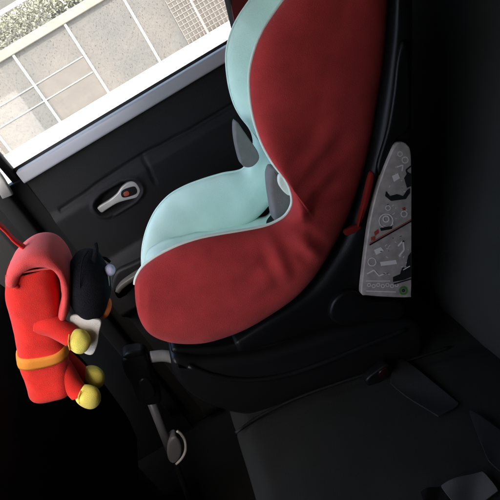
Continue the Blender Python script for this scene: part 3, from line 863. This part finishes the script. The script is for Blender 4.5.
M['pink'] = mat('pink_render', (.105, .094, .086), .9, var=.2, vscale=3)
ctop = P(45, 24, YW).z
wall = thing('boundary_wall', 'long speckled grey panelled wall with white joints seen through the window', 'wall', (0, YW, GZ0))
bm = bmesh.new(); box(bm, -16, 14, YW, YW + .25, GZ0, ctop - .22); link('panel_wall', bm, M['wall'], wall, smooth=False)
bm = bmesh.new(); box(bm, -16, 14, YW - .08, YW + .33, ctop - .22, ctop, .02); link('coping', bm, M['coping'], wall, smooth=False)
xs = [P(33, 83, YW).x, P(84, 54, YW).x, P(140, 27, YW).x, P(199, 16, YW).x]
dxs = (xs[3] - xs[0]) / 3
for k in range(-2, 6):
    bm = bmesh.new(); x = xs[0] + dxs * k if not 0 <= k <= 3 else xs[k]
    box(bm, x - .034, x + .034, YW - .04, YW - .003, GZ0, ctop - .222, .01); link('joint_strip', bm, M['joint'], wall, smooth=False)
z1_, z2_ = P(40, 82, YW).z, P(46, 100, YW).z
for z_ in (z1_, z2_):
    bm = bmesh.new(); box(bm, -16, xs[1] - .06, YW - .02, YW - .003, z_ - .011, z_ + .011); link('rail_line', bm, M['joint'], wall, smooth=False)
bm = bmesh.new(); box(bm, xs[0] + .1, xs[1] - .06, YW - .006, YW - .002, GZ0 + .01, z1_ + .0); link('tinted_panel', bm, M['pink'], wall, smooth=False)
# white lattice on the right
gx0 = P(178, 24, YW - .3).x
lat_ = thing('lattice_fence', 'white wire lattice fence in front of the right end of the speckled wall', 'fence', (gx0 + 1.5, YW - .3, GZ0))
bm = bmesh.new()
k = 0
while gx0 + k * .12 < gx0 + 6.0:
    x = gx0 + k * .12; box(bm, x - .007, x + .007, YW - .312, YW - .288, GZ0, ctop - .5); k += 1
z_ = GZ0 + .15
while z_ < ctop - .5:
    box(bm, gx0, gx0 + 6, YW - .328, YW - .312, z_ - .007, z_ + .007); z_ += .12
link('wire_grid', bm, mat('dull_white_wire', (.16, .145, .134), .8), lat_, smooth=False)
bm = bmesh.new(); box(bm, gx0 + .02, gx0 + 6, YW - .006, YW - .002, GZ0, ctop - .7); link('pink_backing', bm, M['pink'], lat_, smooth=False)
# hedge behind wall, made of leaves
M['hedge'] = mat('hedge_leaves', (.21, .215, .165), .8, var=.15, vscale=3)
bm = bmesh.new()
HT = P(14, 12, YW + 1.6).z
for k in range(30000):
    x = random.uniform(-13, 2); y = YW + .4 + random.random() * 1.2; z = HT - .02 - abs(random.gauss(0, .45))
    s = random.uniform(.02, .05); a = Vector((random.gauss(0, 1), random.gauss(0, 1), random.gauss(0, 1))).normalized() * s; c_ = a.cross(Vector((random.gauss(0, 1), random.gauss(0, 1), random.gauss(0, 1))).normalized() * s)
    c_ = c_.normalized() * s * .6; p = Vector((x, y, z)); bm.faces.new([bm.verts.new(p + q) for q in (a, c_, -a, -c_)])
st('hedge_foliage', bm, M['hedge'], 'stuff', smooth=False, recalc=False)
# white rail and building beyond
YR = YW + 3; rz = P(12, 6, YR).z
rail = thing('white_railing', 'long white horizontal railing beyond the hedge, at the top left corner', 'railing', (-6, YR, GZ0))
bm = bmesh.new(); box(bm, -16, 6, YR, YR + .08, rz - .06, rz + .06, .01); link('top_rail', bm, M['joint'], rail, smooth=False)
for k in range(8):
    bm = bmesh.new(); box(bm, -15 + k * 2.8, -14.93 + k * 2.8, YR + .01, YR + .07, GZ0, rz - .06); link('post', bm, M['joint'], rail, smooth=False)
bld = thing('grey_building', 'plain grey building front far beyond the hedge and white railing', 'building', (-4, YR + 6, GZ0))
bm = bmesh.new(); box(bm, -22, 12, YR + 6, YR + 12, GZ0, 5.5); link('wall', bm, mat('grey_render', (.09, .09, .085), .9, var=.3, vscale=.5), bld, smooth=False)
bm = bmesh.new(); box(bm, -22.2, 12.2, YR + 5.7, YR + 12.2, 5.5, 5.8); link('roof', bm, M['coping'], bld, smooth=False)
for k in range(6):
    bm = bmesh.new(); box(bm, -20 + k * 4.5, -18.4 + k * 4.5, YR + 5.96, YR + 5.995, 1.8, 3.4); link('window', bm, M['hole'], bld, smooth=False)

# ================================================================== LIGHT
w = bpy.data.worlds.new('World'); S.world = w; w.use_nodes = True; nt = w.node_tree; bg = nt.nodes['Background']
sky = nt.nodes.new('ShaderNodeTexSky'); sky.sky_type = 'NISHITA'; sky.sun_disc = False
SUN_EL, SUN_AZ = radians(58), radians(-179)     # azimuth: direction towards the sun, measured from +Y clockwise
sky.sun_elevation = SUN_EL; sky.sun_rotation = SUN_AZ; sky.dust_density = 5; sky.ozone_density = .4
nt.links.new(sky.outputs['Color'], bg.inputs['Color']); bg.inputs['Strength'].default_value = .15
ld = bpy.data.lights.new('sun', 'SUN'); ld.energy = 2.0; ld.angle = radians(.5); ld.color = (1, .94, .86)
lo = bpy.data.objects.new('sun', ld); COL.objects.link(lo)
sd_ = Vector((sin(SUN_AZ) * cos(SUN_EL), cos(SUN_AZ) * cos(SUN_EL), sin(SUN_EL)))
lo.rotation_euler = sd_.to_track_quat('Z', 'Y').to_euler()
S.view_settings.view_transform = 'Standard'; S.view_settings.look = 'None'; S.view_settings.gamma = 1
S.view_settings.exposure = 2.8
S.cycles.use_denoising = True; S.cycles.max_bounces = 8; S.cycles.diffuse_bounces = 5; S.cycles.transparent_max_bounces = 8
S.cycles.sample_clamp_indirect = 6
